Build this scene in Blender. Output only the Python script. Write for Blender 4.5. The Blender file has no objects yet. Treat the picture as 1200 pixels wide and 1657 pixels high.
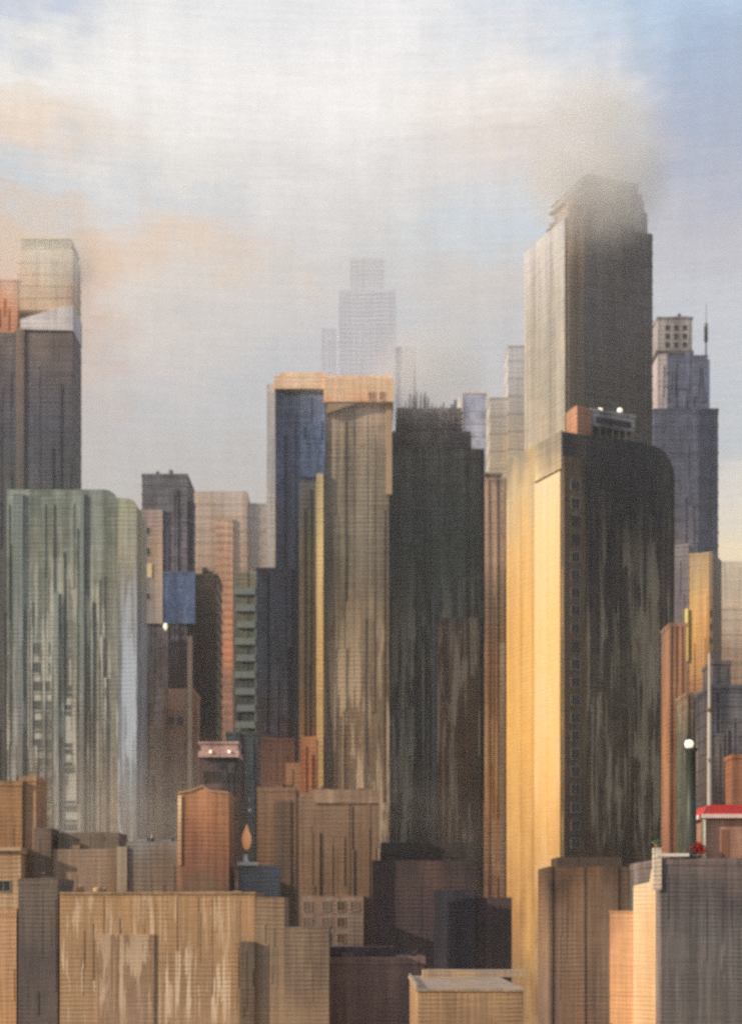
import bpy, bmesh, math, random
from mathutils import Vector, Matrix
random.seed(7)
S = bpy.context.scene
COL = S.collection
F = 2400.0          # focal length in photo pixels (photo is 1200 x 1657)
HZ = 1480.0         # horizon row of the photo
H = 40.0            # eye height, metres above the street

def X(px, d): return (px - 600.0) / F * d
def Z(py, d): return H + (HZ - py) / F * d
def lin(c):
    out = []
    for v in c:
        v /= 255.0
        out.append(v / 12.92 if v <= .04045 else ((v + .055) / 1.055) ** 2.4)
    return out

# ------------------------------------------------------------------ node helper
class NB:
    def __init__(s, tree): s.t = tree; s.n = tree.nodes; s.l = tree.links
    def put(s, sock, v):
        if v is None: return
        if hasattr(v, 'is_output'): s.l.new(v, sock)
        else: sock.default_value = v
    def m(s, op, a, b=None, c=None, clamp=False):
        n = s.n.new('ShaderNodeMath'); n.operation = op; n.use_clamp = clamp
        s.put(n.inputs[0], a); s.put(n.inputs[1], b); s.put(n.inputs[2], c); return n.outputs[0]
    def vm(s, op, a, b=None, out=0):
        n = s.n.new('ShaderNodeVectorMath'); n.operation = op
        s.put(n.inputs[0], a)
        if op == 'SCALE': s.put(n.inputs[3], b)
        elif b is not None: s.put(n.inputs[1], b)
        return n.outputs[out]
    def noise(s, v, sc=(1, 1, 1), detail=3.0, rough=.55, col=False):
        n = s.n.new('ShaderNodeTexNoise'); n.inputs['Scale'].default_value = 1.0
        n.inputs['Detail'].default_value = detail; n.inputs['Roughness'].default_value = rough
        s.put(n.inputs['Vector'], s.vm('MULTIPLY', v, sc)); return n.outputs[1 if col else 0]
    def mr(s, v, a, b, c=0., d=1., smooth=True):
        n = s.n.new('ShaderNodeMapRange')
        if smooth: n.interpolation_type = 'SMOOTHSTEP'
        s.put(n.inputs[0], v)
        for i, q in enumerate((a, b, c, d)): s.put(n.inputs[i + 1], q)
        return n.outputs[0]
    def mix(s, f, a, b, blend='MIX'):
        n = s.n.new('ShaderNodeMix'); n.data_type = 'RGBA'; n.blend_type = blend; n.clamp_factor = True
        s.put(n.inputs[0], f)
        for i, q in ((6, a), (7, b)):
            if not hasattr(q, 'is_output') and len(q) == 3: q = (*q, 1)
            s.put(n.inputs[i], q)
        return n.outputs[2]
    def ramp(s, f, stops):
        n = s.n.new('ShaderNodeValToRGB'); cr = n.color_ramp
        s.put(n.inputs[0], f)
        while len(cr.elements) < len(stops): cr.elements.new(.5)
        for e, (p, c) in zip(cr.elements, stops): e.position = p; e.color = (*c, 1)
        return n.outputs[0]
    def comb(s, x, y, z):
        n = s.n.new('ShaderNodeCombineXYZ')
        for i, q in enumerate((x, y, z)): s.put(n.inputs[i], q)
        return n.outputs[0]
    def sep(s, v):
        n = s.n.new('ShaderNodeSeparateXYZ'); s.put(n.inputs[0], v); return n.outputs

# ------------------------------------------------------------------ materials
def facade(name, stops, d, k=.70, alt=None, altamt=.5, band=.35, grain=.25, drip=None, rib=.22, ribpx=7.0,
           pane=None, rough=.62, metal=0.0, spec=.3, bump=.5):
    """weathered wall stops: [(photo row, apparent sRGB)], k: light this wall gets (albedo = tone / k).
    drip: (sRGB, amount, row_top, row_bottom).  pane: (width px, height px, contrast)"""
    u = d / F
    if .655 < k < .8: k *= 1.10
    m = bpy.data.materials.new(name); m.use_nodes = True
    t = m.node_tree; b = NB(t); bs = t.nodes['Principled BSDF']
    tc = t.nodes.new('ShaderNodeTexCoord'); oi = t.nodes.new('ShaderNodeObjectInfo')
    P0 = tc.outputs['Object']
    off = b.vm('SCALE', b.comb(37.0, 91.0, 0.0), oi.outputs['Random'])
    P = b.vm('ADD', P0, off)
    x, y, z = b.sep(P0)
    tint = (1.03, 1.0, .94) if k < .655 else (1.09, 1.0, .80) if k < .95 else (1.12, 1.0, .80)
    alb = lambda c: [min(.86, q / (k*w)) for q, w in zip(lin(c), tint)]
    n_warp = b.noise(P, (1/(60*u), 1/(60*u), 1/(160*u)), 3)
    zz = b.m('ADD', z, b.m('MULTIPLY', b.m('SUBTRACT', n_warp, .5), 190*u))
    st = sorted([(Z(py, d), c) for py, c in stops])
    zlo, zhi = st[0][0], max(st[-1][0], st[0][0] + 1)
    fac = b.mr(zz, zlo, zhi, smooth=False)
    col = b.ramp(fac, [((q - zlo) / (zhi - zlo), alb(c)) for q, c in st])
    if alt:
        bl = b.noise(P, (1/(75*u), 1/(75*u), 1/(210*u)), 4, .6)
        col = b.mix(b.m('MULTIPLY', b.mr(bl, .45, .68), altamt), col, alb(alt))
    # panels of slightly different tone, long vertical weather bands
    bn = b.noise(P, (1/(20*u), 1/(20*u), 1/(1500*u)), 3, .65)
    bn2 = b.noise(P, (1/(6*u), 1/(6*u), 1/(120*u)), 3, .7)
    bn3 = b.noise(P, (1/(55*u), 1/(55*u), 1/(4*u)), 2, .6)
    g = b.m('ADD', b.m('MULTIPLY', b.m('SUBTRACT', bn, .5), 4.8*band), 1.0)
    g = b.m('ADD', g, b.m('MULTIPLY', b.m('SUBTRACT', bn2, .5), 3.6*grain))
    g = b.m('ADD', g, b.m('MULTIPLY', b.m('SUBTRACT', bn3, .5), 2.2*grain))
    wv = b.m('SINE', b.m('ADD', b.m('MULTIPLY', z, 6.2832/(ribpx*u)), b.m('MULTIPLY', n_warp, 5.0)))
    ribm = b.m('MULTIPLY', wv, b.mr(b.noise(P, (1/(90*u), 1/(90*u), 1/(120*u)), 2), .35, .65))
    g = b.m('ADD', g, b.m('MULTIPLY', ribm, rib*.68))
    g = b.m('MAXIMUM', g, .25)
    if pane:
        pw, ph, pc = pane
        uu = b.m('ADD', x, y)
        cu = b.m('DIVIDE', uu, pw*u); cz = b.m('DIVIDE', z, ph*u)
        wn = t.nodes.new('ShaderNodeTexWhiteNoise'); wn.noise_dimensions = '3D'
        b.put(wn.inputs['Vector'], b.comb(b.m('FLOOR', cu), b.m('FLOOR', cz), b.m('MULTIPLY', oi.outputs['Random'], 50.)))
        r = wn.outputs['Value']
        g = b.m('MULTIPLY', g, b.m('ADD', 1 - .5*pc, b.m('MULTIPLY', r, pc)))
        fu = b.m('FRACT', cu); fz = b.m('FRACT', cz)
        ln = b.m('MAXIMUM', b.m('GREATER_THAN', fu, .86), b.m('GREATER_THAN', fz, .74))
        lnn = b.m('MULTIPLY', ln, b.mr(b.noise(P, (1/(50*u),)*3, 2), .38, .62))
        g = b.m('MULTIPLY', g, b.m('ADD', 1.0, b.m('MULTIPLY', lnn, .45*pc)))
    col = b.vm('SCALE', col, g)
    if drip:
        dc, am, r0, r1 = drip[:4]; cv = drip[4] if len(drip) > 4 else 0.
        za, zb = Z(r1, d), Z(r0, d)
        msk = b.m('MULTIPLY', b.mr(zz, za, za + 90*u), b.m('SUBTRACT', 1., b.mr(zz, zb - 260*u, zb)))
        d1 = b.noise(P, (1/(13*u), 1/(13*u), 1/(230*u)), 5, .62)
        d2 = b.noise(P, (1/(60*u), 1/(60*u), 1/(190*u)), 3)
        d3 = b.noise(P, (1/(3.2*u), 1/(3.2*u), 1/(60*u)), 3, .7)
        v = b.m('ADD', d1, b.m('ADD', b.m('MULTIPLY', b.m('SUBTRACT', d2, .5), .70), b.m('MULTIPLY', b.m('SUBTRACT', d3, .5), .30)))
        thin = b.m('ADD', b.noise(P, (1/(4.5*u), 1/(4.5*u), 1/(260*u)), 4, .55), b.m('MULTIPLY', b.m('SUBTRACT', d2, .5), .3))
        dm = b.m('MAXIMUM', b.mr(v, .549 + cv, .582 + cv), b.m('MULTIPLY', b.mr(thin, .575 + cv, .615 + cv), .85))
        dm = b.m('MULTIPLY', dm, b.m('MULTIPLY', msk, am), clamp=True)
        col = b.mix(dm, col, alb(dc))
    b.put(bs.inputs['Base Color'], col)
    bp = t.nodes.new('ShaderNodeBump'); bp.inputs['Strength'].default_value = bump
    bp.inputs['Distance'].default_value = 1.2*u
    hgt = b.m('ADD', b.m('MULTIPLY', ribm, .5), b.m('ADD', bn2, bn3))
    b.put(bp.inputs['Height'], hgt); b.put(bs.inputs['Normal'], bp.outputs[0])
    bs.inputs['Roughness'].default_value = rough; bs.inputs['Metallic'].default_value = metal
    bs.inputs['Specular IOR Level'].default_value = spec
    return m

def plain(name, c, rough=.6, metal=0., emit=0., k=.7, var=.25):
    m = bpy.data.materials.new(name); m.use_nodes = True
    t = m.node_tree; b = NB(t); bs = t.nodes['Principled BSDF']
    tc = t.nodes.new('ShaderNodeTexCoord')
    a = [min(.86, q / (k*w)) for q, w in zip(lin(c), (1.08, 1., .88))]
    n = b.noise(tc.outputs['Object'], (.7, .7, .35), 5, .65)
    col = b.vm('SCALE', b.comb(*a), b.m('ADD', 1 - var, b.m('MULTIPLY', n, 2*var)))
    b.put(bs.inputs['Base Color'], col)
    bs.inputs['Roughness'].default_value = rough; bs.inputs['Metallic'].default_value = metal
    if emit:
        bs.inputs['Emission Color'].default_value = (*lin(c), 1); bs.inputs['Emission Strength'].default_value = emit
    return m

# ------------------------------------------------------------------ geometry helpers
class MB:
    def __init__(s): s.bm = bmesh.new()
    def box(s, x0, x1, y0, y1, z0, z1, mi=0):
        v = [s.bm.verts.new(p) for p in ((x0,y0,z0),(x1,y0,z0),(x1,y1,z0),(x0,y1,z0),(x0,y0,z1),(x1,y0,z1),(x1,y1,z1),(x0,y1,z1))]
        for f in ((0,1,5,4),(1,2,6,5),(2,3,7,6),(3,0,4,7),(4,5,6,7),(3,2,1,0)):
            s.bm.faces.new([v[i] for i in f]).material_index = mi
        return s
    def prism(s, pts, y0, y1, mi=0):
        """outline in x,z extruded along y"""
        a = [s.bm.verts.new((x, y0, z)) for x, z in pts]; c = [s.bm.verts.new((x, y1, z)) for x, z in pts]
        n = len(pts)
        s.bm.faces.new(a).material_index = mi; s.bm.faces.new(c[::-1]).material_index = mi
        for i in range(n):
            s.bm.faces.new((a[i], c[i], c[(i+1) % n], a[(i+1) % n])).material_index = mi
        return s
    def lathe(s, prof, cx, cy, n=14, mi=0):
        rings = []
        for r, z in prof:
            rings.append([s.bm.verts.new((cx + r*math.cos(6.28318*i/n), cy + r*math.sin(6.28318*i/n), z)) for i in range(n)])
        for a, c in zip(rings, rings[1:]):
            for i in range(n): 
                f = s.bm.faces.new((a[i], a[(i+1) % n], c[(i+1) % n], c[i])); f.material_index = mi; f.smooth = True
        s.bm.faces.new(rings[0][::-1]).material_index = mi; s.bm.faces.new(rings[-1]).material_index = mi
        return s
    def floors(s, x0, x1, y0, y1, z0, z1, step, h, p, mi=0):
        z = z0 + step
        while z + h < z1 - .3:
            s.box(x0 - p, x1 + p, y0 - p, y1 + p, z, z + h, mi); z += step
        return s
    def piers(s, x0, x1, y0, z0, z1, n, w, p, mi=0):
        for i in range(n + 1):
            c = x0 + (x1 - x0) * i / n
            c = min(max(c, x0 + w/2 + .02), x1 - w/2 - .02)
            s.box(c - w/2, c + w/2, y0 - p, y0 + .3, z0, z1, mi)
        return s
    def fins(s, x0, x1, y0, z0, z1, u, n, seed, over=0., pmax=.5, mi=0):
        """uneven vertical fins, added so the low sun streaks the wall with light and shade"""
        rnd = random.Random(seed)
        for i in range(n):
            w = rnd.choice((1.5, 2.5, 2.5, 4., 7., 12.)) * u; c = rnd.uniform(x0 + w, x1 - w)
            if rnd.random() < .45: b_ = z1 - rnd.uniform(0, .25)*(z1 - z0); a_ = b_ - rnd.uniform(.15, .75)*(z1 - z0)
            else: a_ = z0 + rnd.uniform(0, .6)*(z1 - z0); b_ = min(z1 - .2, a_ + rnd.uniform(.08, .5)*(z1 - z0))
            p = rnd.uniform(min(.08, pmax*.5), pmax) * (1. if w < 5*u else .45)
            t = rnd.uniform(0, over) if (over and z1 - b_ < .05*(z1 - z0)) else 0.
            s.box(c - w/2, c + w/2, y0 - p, y0 + .3, a_, b_ + t, mi)
        return s
    def make(s, name, mats, parent=None, **props):
        bmesh.ops.recalc_face_normals(s.bm, faces=s.bm.faces[:])
        me = bpy.data.meshes.new(name); s.bm.to_mesh(me); s.bm.free()
        o = bpy.data.objects.new(name, me); COL.objects.link(o)
        for m in (mats if isinstance(mats, (list, tuple)) else [mats]): me.materials.append(m)
        if parent: o.parent = parent
        for k, v in props.items(): o[k] = v
        return o

def thing(name, label, cat, loc, rz=0., group=None):
    o = bpy.data.objects.new(name, None); COL.objects.link(o); o.empty_display_size = 2
    o.location = loc; o.rotation_euler = (0, 0, rz); o['label'] = label; o['category'] = cat
    if group: o['group'] = group
    return o

class B:
    """a building whose front stands at distance d; local x right, y away, z up, photo rows/cols -> local metres"""
    def __init__(s, name, label, cat, px0, px1, d, group=None):
        s.d = d; s.cx = X((px0 + px1) / 2, d); s.u = d / F
        s.r = thing(name, label, cat, (s.cx, d, 0), 0, group)
    def x(s, px): return X(px, s.d) - s.cx
    def z(s, py): return Z(py, s.d)
    def block(s, part, px0, px1, top, mat, depth=24., yo=0., bottom=None, step=0., h=.5, p=.25, n=0, pw=.5, pp=.35, parapet=True, sil=False, clutter=0, fins=None):
        if sil: px1 = 600 + (px1 - 600) * (s.d + yo + depth) / s.d
        x0, x1, z1 = s.x(px0), s.x(px1), s.z(top)
        z0 = 0. if bottom is None else s.z(bottom)
        m = MB(); m.box(x0, x1, yo, yo + depth, z0, z1)
        if step: m.floors(x0, x1, yo, yo + depth, z0, z1, step, h, p)
        if n: m.piers(x0, x1, yo, z0, z1 - .1, n, pw, pp)
        if parapet:
            m.box(x0 - p*1.3, x1 + p*1.3, yo - p*1.3, yo + depth + p*1.3, z1 - .8, z1 + .35)
        if fins is None: fins = 0 if s.d > 1100 or part in ('attic', 'top_box') else int(max(5, min(60, (x1 - x0)/s.u/(4.5 if s.d > 380 else 14.))))
        zb = max(z0, s.z(1657))
        if fins: m.fins(x0, x1, yo - (p if step else 0), zb, z1 - .1, s.u, fins, int(abs(x0*131 + z1*17)) + fins, 7*s.u if s.d > 380 else 0., (.10 + 1.8*s.u) if s.d > 380 else .10)
        w = m.make(part, mat, s.r)
        if clutter: s.clutter(x0, x1, yo, yo + depth, z1 + (.35 if parapet else 0.), clutter, mat)
        return w
    def clutter(s, x0, x1, y0, y1, z, n, mat):
        rnd = random.Random(int(abs(x0*97 + z*31)) + n); u = s.u
        for i in range(n):
            w = min(rnd.uniform(7, 22)*u, (x1 - x0)*.3); dp = min(rnd.uniform(2, 5), (y1 - y0)*.3); h = rnd.uniform(3, 10)*u
            cx = rnd.uniform(x0 + w, x1 - w); cy = rnd.uniform(y0 + .5, y0 + (y1 - y0)*.5) + dp/2
            m = MB(); kind = rnd.choice('bbtvp')
            if kind == 'b':
                m.box(cx - w/2, cx + w/2, cy - dp/2, cy + dp/2, z, z + h).box(cx - w*.56, cx + w*.56, cy - dp*.56, cy + dp*.56, z + h, z + h + .6*u); nm = 'roof_unit'
            elif kind == 't':
                r = w*.4; m.lathe([(r*.9, z), (r*.9, z + h*.3), (r, z + h*.3), (r, z + h*1.4), (r*.5, z + h*1.7), (r*.1, z + h*1.8)], cx, cy, 12); nm = 'water_tank'
            elif kind == 'v':
                r = 1.6*u; m.lathe([(r, z), (r, z + h), (r*1.7, z + h), (r*1.7, z + h + 1.5*u), (r*.2, z + h + 2.5*u)], cx, cy, 10); nm = 'vent_pipe'
            else:
                m.box(cx - w, cx + w, cy, cy + .12, z + h*.55, z + h*.55 + .7*u)
                for q in (-1, -.33, .33, 1): m.box(cx + q*w*.98 - .4*u, cx + q*w*.98 + .4*u, cy + .02, cy + .1, z, z + h*.56)
                nm = 'roof_rail'
            m.make(nm, mat, s.r)
    def slab(s, part, px0, px1, r0, r1, mat, y0=-.5, y1=.2, **kw):
        return MB().box(s.x(px0), s.x(px1), y0, y1, s.z(r1), s.z(r0)).make(part, mat, s.r, **kw)

def add_window(root, x, z, w, h, y, fm, gm, rec=.12, sill=True):
    t = min(.16, w*.12)
    m = MB()
    m.box(x-w/2-t, x-w/2, y-.16, y+.1, z-t, z+h+t).box(x+w/2, x+w/2+t, y-.16, y+.1, z-t, z+h+t)
    m.box(x-w/2, x+w/2, y-.15, y+.1, z+h, z+h+t)
    m.box(x-w/2, x+w/2, y-.28 if sill else -.15 + y, y+.1, z-t, z)
    m.box(x-.05, x+.05, y-.1, y+.05, z, z+h)
    f = m.make('window', fm, root)
    MB().box(x-w/2, x+w/2, y-.05, y+.06, z, z+h).make('pane', gm, f)
    return f

# ------------------------------------------------------------------ world, sun, camera
SUN_EL = math.radians(20)
SV = Vector((-.925, -.38, 0)).normalized() * math.cos(SUN_EL) + Vector((0, 0, math.sin(SUN_EL)))
sun = bpy.data.lights.new('sun', 'SUN'); sun.energy = 4.4; sun.angle = math.radians(.5); sun.color = (1., .80, .56)
so = bpy.data.objects.new('sun', sun); COL.objects.link(so)
so.rotation_euler = SV.to_track_quat('Z', 'Y').to_euler(); so.location = SV * 300

def build_world():
    w = bpy.data.worlds.new('World'); S.world = w; w.use_nodes = True
    t = w.node_tree; b = NB(t); bg = t.nodes['Background']; bg.inputs[1].default_value = .1
    sky = t.nodes.new('ShaderNodeTexSky'); sky.sky_type = 'NISHITA'; sky.sun_disc = False
    sky.sun_elevation = SUN_EL; sky.sun_rotation = math.atan2(SV.x, SV.y)
    tc = t.nodes.new('ShaderNodeTexCoord'); dr = tc.outputs['Generated']
    x, y, z = b.sep(dr)
    az = b.m('ARCTAN2', x, y)
    tt = b.m('DIVIDE', z, b.m('SQRT', b.m('ADD', b.m('MULTIPLY', x, x), b.m('ADD', b.m('MULTIPLY', y, y), 1e-5))))
    Q = b.comb(b.m('MULTIPLY', az, 10.), b.m('MULTIPLY', tt, 10.), 0.)
    w1 = b.sep(b.noise(Q, (1.0, 1.4, 1), 5, .6, col=True))
    w2 = b.sep(b.noise(Q, (3.2, 6.0, 1), 4, .65, col=True))
    azw = b.m('ADD', az, b.m('ADD', b.m('MULTIPLY', b.m('SUBTRACT', w1[0], .5), .16), b.m('MULTIPLY', b.m('SUBTRACT', w2[0], .5), .07)))
    tw = b.m('ADD', tt, b.m('ADD', b.m('MULTIPLY', b.m('SUBTRACT', w1[1], .5), .10), b.m('MULTIPLY', b.m('SUBTRACT', w2[1], .5), .06)))
    T = lambda row: (HZ - row) / F
    cols = {
      40:  [(0,(170,188,216)),(80,(212,217,224)),(150,(238,236,231)),(240,(232,212,192)),(330,(198,206,214)),(400,(220,188,158)),(480,(214,170,136)),(700,(190,182,176))],
      230: [(0,(226,228,231)),(150,(244,242,239)),(300,(226,223,219)),(350,(212,214,216)),(410,(226,203,182)),(480,(217,209,201)),(560,(208,201,196)),(650,(188,190,193)),(780,(182,179,176)),(1000,(190,165,140))],
      600: [(0,(238,238,240)),(150,(246,243,240)),(290,(224,222,220)),(430,(205,204,203)),(600,(188,192,199)),(700,(186,188,191)),(800,(182,178,172)),(1000,(190,165,140))],
      800: [(0,(214,222,231)),(150,(243,237,231)),(245,(230,219,211)),(390,(200,211,220)),(480,(206,200,195)),(600,(192,193,196)),(800,(190,186,178)),(1000,(200,175,145))],
      1130:[(0,(174,202,228)),(100,(158,180,209)),(250,(164,176,199)),(400,(188,188,198)),(500,(194,199,208)),(700,(190,197,204)),(790,(226,219,206)),(900,(255,232,184)),(1050,(222,192,152))],
    }
    keys = sorted(cols); cur = None
    for i, kx in enumerate(keys):
        st = sorted((T(r), lin(c)) for r, c in cols[kx])
        lo, hi = st[0][0], st[-1][0]
        c = b.ramp(b.mr(tw, lo, hi, smooth=False), [((q-lo)/(hi-lo), cc) for q, cc in st])
        if cur is None: cur = c
        else:
            a0, a1 = math.atan((keys[i-1]-600)/F), math.atan((kx-600)/F)
            cur = b.mix(b.mr(azw, a0, a1), cur, c)
    # thin streaks of cirrus and vertical veils of rain haze
    s1 = b.noise(Q, (1.6, 34., 1), 3, .6); s2 = b.noise(Q, (6., .7, 1), 4, .62); s3 = b.noise(Q, (22., 22., 1), 3, .7)
    g = b.m('ADD', 1., b.m('ADD', b.m('MULTIPLY', b.m('SUBTRACT', s1, .5), .24), b.m('ADD', b.m('MULTIPLY', b.m('SUBTRACT', s2, .5), .22), b.m('MULTIPLY', b.m('SUBTRACT', s3, .5), .16))))
    cur = b.vm('SCALE', cur, b.m('MULTIPLY', g, 11.5))
    # away from the cloud bank the plain sky shows between broken cloud
    cl = b.noise(dr, (3, 3, 6), 6, .6)
    far = b.mix(b.mr(cl, .42, .62), sky.outputs[0], (5.2, 5.1, 5.0))
    front = b.mr(b.m('ABSOLUTE', az), .45, 1.1)
    fin = b.mix(front, b.mix(.94, sky.outputs[0], cur), far)
    b.put(bg.inputs[0], fin)
build_world()

cam = bpy.data.cameras.new('camera'); co = bpy.data.objects.new('camera', cam); COL.objects.link(co)
co.location = (0, 0, H); co.rotation_euler = (math.radians(90), 0, 0)
cam.sensor_fit = 'VERTICAL'; cam.sensor_height = 36.; cam.sensor_width = 36.
cam.lens = 36. * F / 1657.0
cam.shift_y = (HZ - 1657/2) / 1657.0
cam.clip_start = 1.; cam.clip_end = 20000.
S.camera = co
cam.dof.use_dof = True; cam.dof.focus_distance = 60.; cam.dof.aperture_fstop = cam.lens / 1000. / .135
S.view_settings.view_transform = 'Standard'; S.view_settings.look = 'None'; S.view_settings.gamma = 1.
S.view_settings.exposure = 0.
S.cycles.use_denoising = False
S.cycles.max_bounces = 8; S.cycles.volume_bounces = 6; S.cycles.diffuse_bounces = 3
S.cycles.filter_width = 1.6
S.cycles.caustics_reflective = False

# ------------------------------------------------------------------ ground
gm = plain('ground_asphalt', (92, 84, 76), .9, var=.35)
MB().box(-3500, 3500, -300, 7000, -2, 0).make('ground', gm, kind='structure')

# common small materials
M_frame = plain('pale_frame', (150, 140, 122), .5)
M_dframe = plain('bronze_frame', (96, 84, 66), .5)
M_pane = plain('dark_pane', (40, 40, 44), .25, k=.9, var=.5)
M_panem = plain('grey_pane', (70, 76, 76), .3, var=.4)
M_white = plain('white_trim', (232, 222, 205), .6, k=.9)
M_cream = plain('cream_trim', (225, 200, 160), .6, k=.8)
M_black = plain('black_metal', (38, 38, 38), .5)
M_red = plain('red_roof_paint', (176, 50, 48), .5)
M_lamp = plain('lamp_glow', (255, 236, 200), .4, emit=.95)
M_lampo = plain('amber_glow', (226, 150, 104), .4, emit=.35)
DG = (160, 150, 132)

# ================================================================== far towers, distance haze partly painted into the wall colours
# --- tallest tower, corner on
def tallest():
    d, th = 900., math.radians(21); c, s = math.cos(th), math.sin(th); cx = X(915, d)
    r = thing('skyscraper', 'tallest dark grey skyscraper, with an added crown of slats thinning like haze', 'skyscraper', (cx, d, 0), th)
    def lx(px): k = (px-600)/F; return (k*d - cx) / (c - k*s)
    def ly(px): k = (px-600)/F; return (cx - k*d) / (s + k*c)
    W, D = lx(1055), ly(850)
    z = lambda py: Z(py, d)
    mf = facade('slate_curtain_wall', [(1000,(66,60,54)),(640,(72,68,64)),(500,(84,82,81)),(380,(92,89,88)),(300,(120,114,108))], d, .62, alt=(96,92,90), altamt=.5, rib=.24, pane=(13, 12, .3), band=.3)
    ms = facade('hazy_olive_cladding', [(760,(180,162,128)),(650,(164,154,132)),(500,(170,163,146)),(400,(184,178,166)),(300,(204,200,194))], d, .90, alt=(196,184,158), altamt=.6, rib=.16, band=.25)  # paler upwards: cloud haze painted into both wall colours
    top = z(352)
    m = MB(); m.box(0, W, 0, D, 0, top); m.floors(0, W, 0, D, 0, top, 8.5, 1.2, .2)
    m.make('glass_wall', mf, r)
    m = MB(); m.box(-.9, -.02, .1, D + .1, 0, top + .4)
    for i in range(4): m.box(-1.15, -.5, 2 + i*(D-6)/3., 2.8 + i*(D-6)/3., 0, z(368 + 6*i))
    m.make('side_wall', ms, r)
    # shoulder bay: the paler middle column of the front
    m = MB(); m.box(lx(918), lx(944), -.8, .3, 0, z(330)); m.make('corner_bay', facade('corner_bay_cladding', [(700,(86,78,68)),(480,(112,100,84)),(350,(150,132,110))], d, .62, alt=(150,122,96), altamt=.6, rib=.3), r)
    # crown: open slats, added so the top thins out like haze
    m = MB(); x0, x1 = lx(940), lx(1050)
    zz = top + .5; i = 0; ztop = z(262)
    while zz < ztop:
        q = (zz - top) / (ztop - top)
        ins = .6 + 2.2 * q * q; jl, jr = random.uniform(0, 7*q), random.uniform(0, 5*q)
        m.box(x0 + ins*1.2 + jl, x1 - ins*.6 - jr, 3 + ins, D - 3 - ins, zz, zz + 1.55 - 1.15*q)
        zz += 1.9 + .5*q; i += 1
    for fx in (.2, .4, .6, .8): 
        m.box(x0 + (x1-x0)*fx - .4, x0 + (x1-x0)*fx + .4, D*.4, D*.45, top, z(285))
    m.make('crown_haze_slats', facade('crown_haze_tone', [(350,(120,112,104)),(260,(176,170,164))], d, .6, rib=.0), r)
    m = MB(); m.box(lx(1030), lx(1048), 1, 8, top, z(318)); m.box(lx(1034), lx(1044), 2, 6, z(318), z(300)); m.make('roof_plant', plain('pale_plant_metal', (150,144,138)), r)
    m = MB(); m.box(lx(922), lx(952), 2, 14, top, z(325)); m.box(lx(930), lx(950), 4, 12, z(325), z(308)); m.make('roof_shoulder', facade('shoulder_stone', [(360,(150,124,98)),(300,(176,152,130))], d, .7), r)
tallest()

# --- tower left of it, haze painted as pale beige
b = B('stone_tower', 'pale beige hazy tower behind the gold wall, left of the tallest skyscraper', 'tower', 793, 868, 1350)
mt = facade('hazy_beige_tone', [(1100,(150,124,94)),(760,(186,166,132)),(680,(178,166,146)),(560,(202,198,190))], 1350, .78, alt=(206,196,178), altamt=.5, band=.12, grain=.14, rib=.08)
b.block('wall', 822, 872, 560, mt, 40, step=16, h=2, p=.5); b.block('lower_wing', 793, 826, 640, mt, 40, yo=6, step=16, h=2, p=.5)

# --- blue grey tower at right
d = 1000.
b = B('blue_tower', 'blue grey stepped tower under a pale box shaped top, right of the tallest skyscraper', 'tower', 1057, 1160, d)
mk = facade('blue_grey_glass', [(900,(120,112,108)),(800,(92,92,100)),(700,(84,88,102)),(580,(92,96,108))], d, .66, alt=(108,112,126), altamt=.5, rib=.16, pane=(10, 9, .35), band=.22)
b.block('wall', 1057, 1161, 662, mk, 46, step=9, h=1.2, p=.3, clutter=3)
b.block('upper_wall', 1081, 1146, 572, mk, 36, yo=4, bottom=666, step=9, h=1.2, p=.3, clutter=3)
mp = facade('pinkish_stone', [(700,(176,160,150)),(570,(192,178,168))], d, .72, rib=.1)
b.block('side_pier', 1066, 1081.5, 566, mp, 20, yo=5, bottom=664, parapet=False)
mtp = facade('weathered_top_stone', [(572,(150,142,132)),(498,(172,162,154))], d, .72, alt=(120,112,104), rib=.1)
b.block('top_box', 1066, 1122, 508, mtp, 22, yo=6, bottom=568, parapet=True, p=.6)
b.slab('ledge', 1063, 1124, 562, 568, plain('dark_ledge', (92,84,78)), 5., 29.)
for i in range(3):
    for px in (1082, 1096, 1110):
        add_window(b.r, b.x(px), b.z(528 + 14*i), 2.6, 3.0, 6., M_dframe, M_pane)
m = MB().box(b.x(1096), b.x(1118), 12, 20, b.z(508), b.z(500)); m.box(b.x(1103), b.x(1108), 14, 16, b.z(500), b.z(494)).make('roof_plant', plain('dark_plant', (84,80,80)), b.r)
MB().box(b.x(1146), b.x(1153), 10, 14, b.z(662), b.z(572)).make('side_fin', facade('pale_fin', [(700,(170,176,186)),(560,(186,192,200))], d, .72), b.r)
m = MB(); m.lathe([(.55, b.z(572)), (.5, b.z(541)), (1.3, b.z(540)), (1.3, b.z(511)), (.3, b.z(509)), (.2, b.z(480)), (.08, b.z(476))], b.x(1149), 14, 10); m.make('antenna', plain('antenna_metal', (112,108,104)), b.r)

# --- pale tower peeping out right of the black slab tower
d = 1700.
b = B('pale_tower', 'small pale blue grey tower with white edges behind the stepped black tower', 'tower', 745, 792, d)
b.block('wall', 747, 790, 636, facade('pale_blue_glass', [(760,(168,166,166)),(640,(150,154,166))], d, .75, alt=(170,172,182), rib=.18, pane=(9, 11, .5)), 40, step=14, h=2, p=.4, parapet=False)
b.slab('edge_strip', 743, 748, 640, 800, M_white, -1.5, 30); b.slab('edge_strip', 787, 792, 636, 800, M_white, -1.5, 30); b.slab('roof_edge', 748.2, 786.8, 632, 637, M_white, -1.2, 30)

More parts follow.
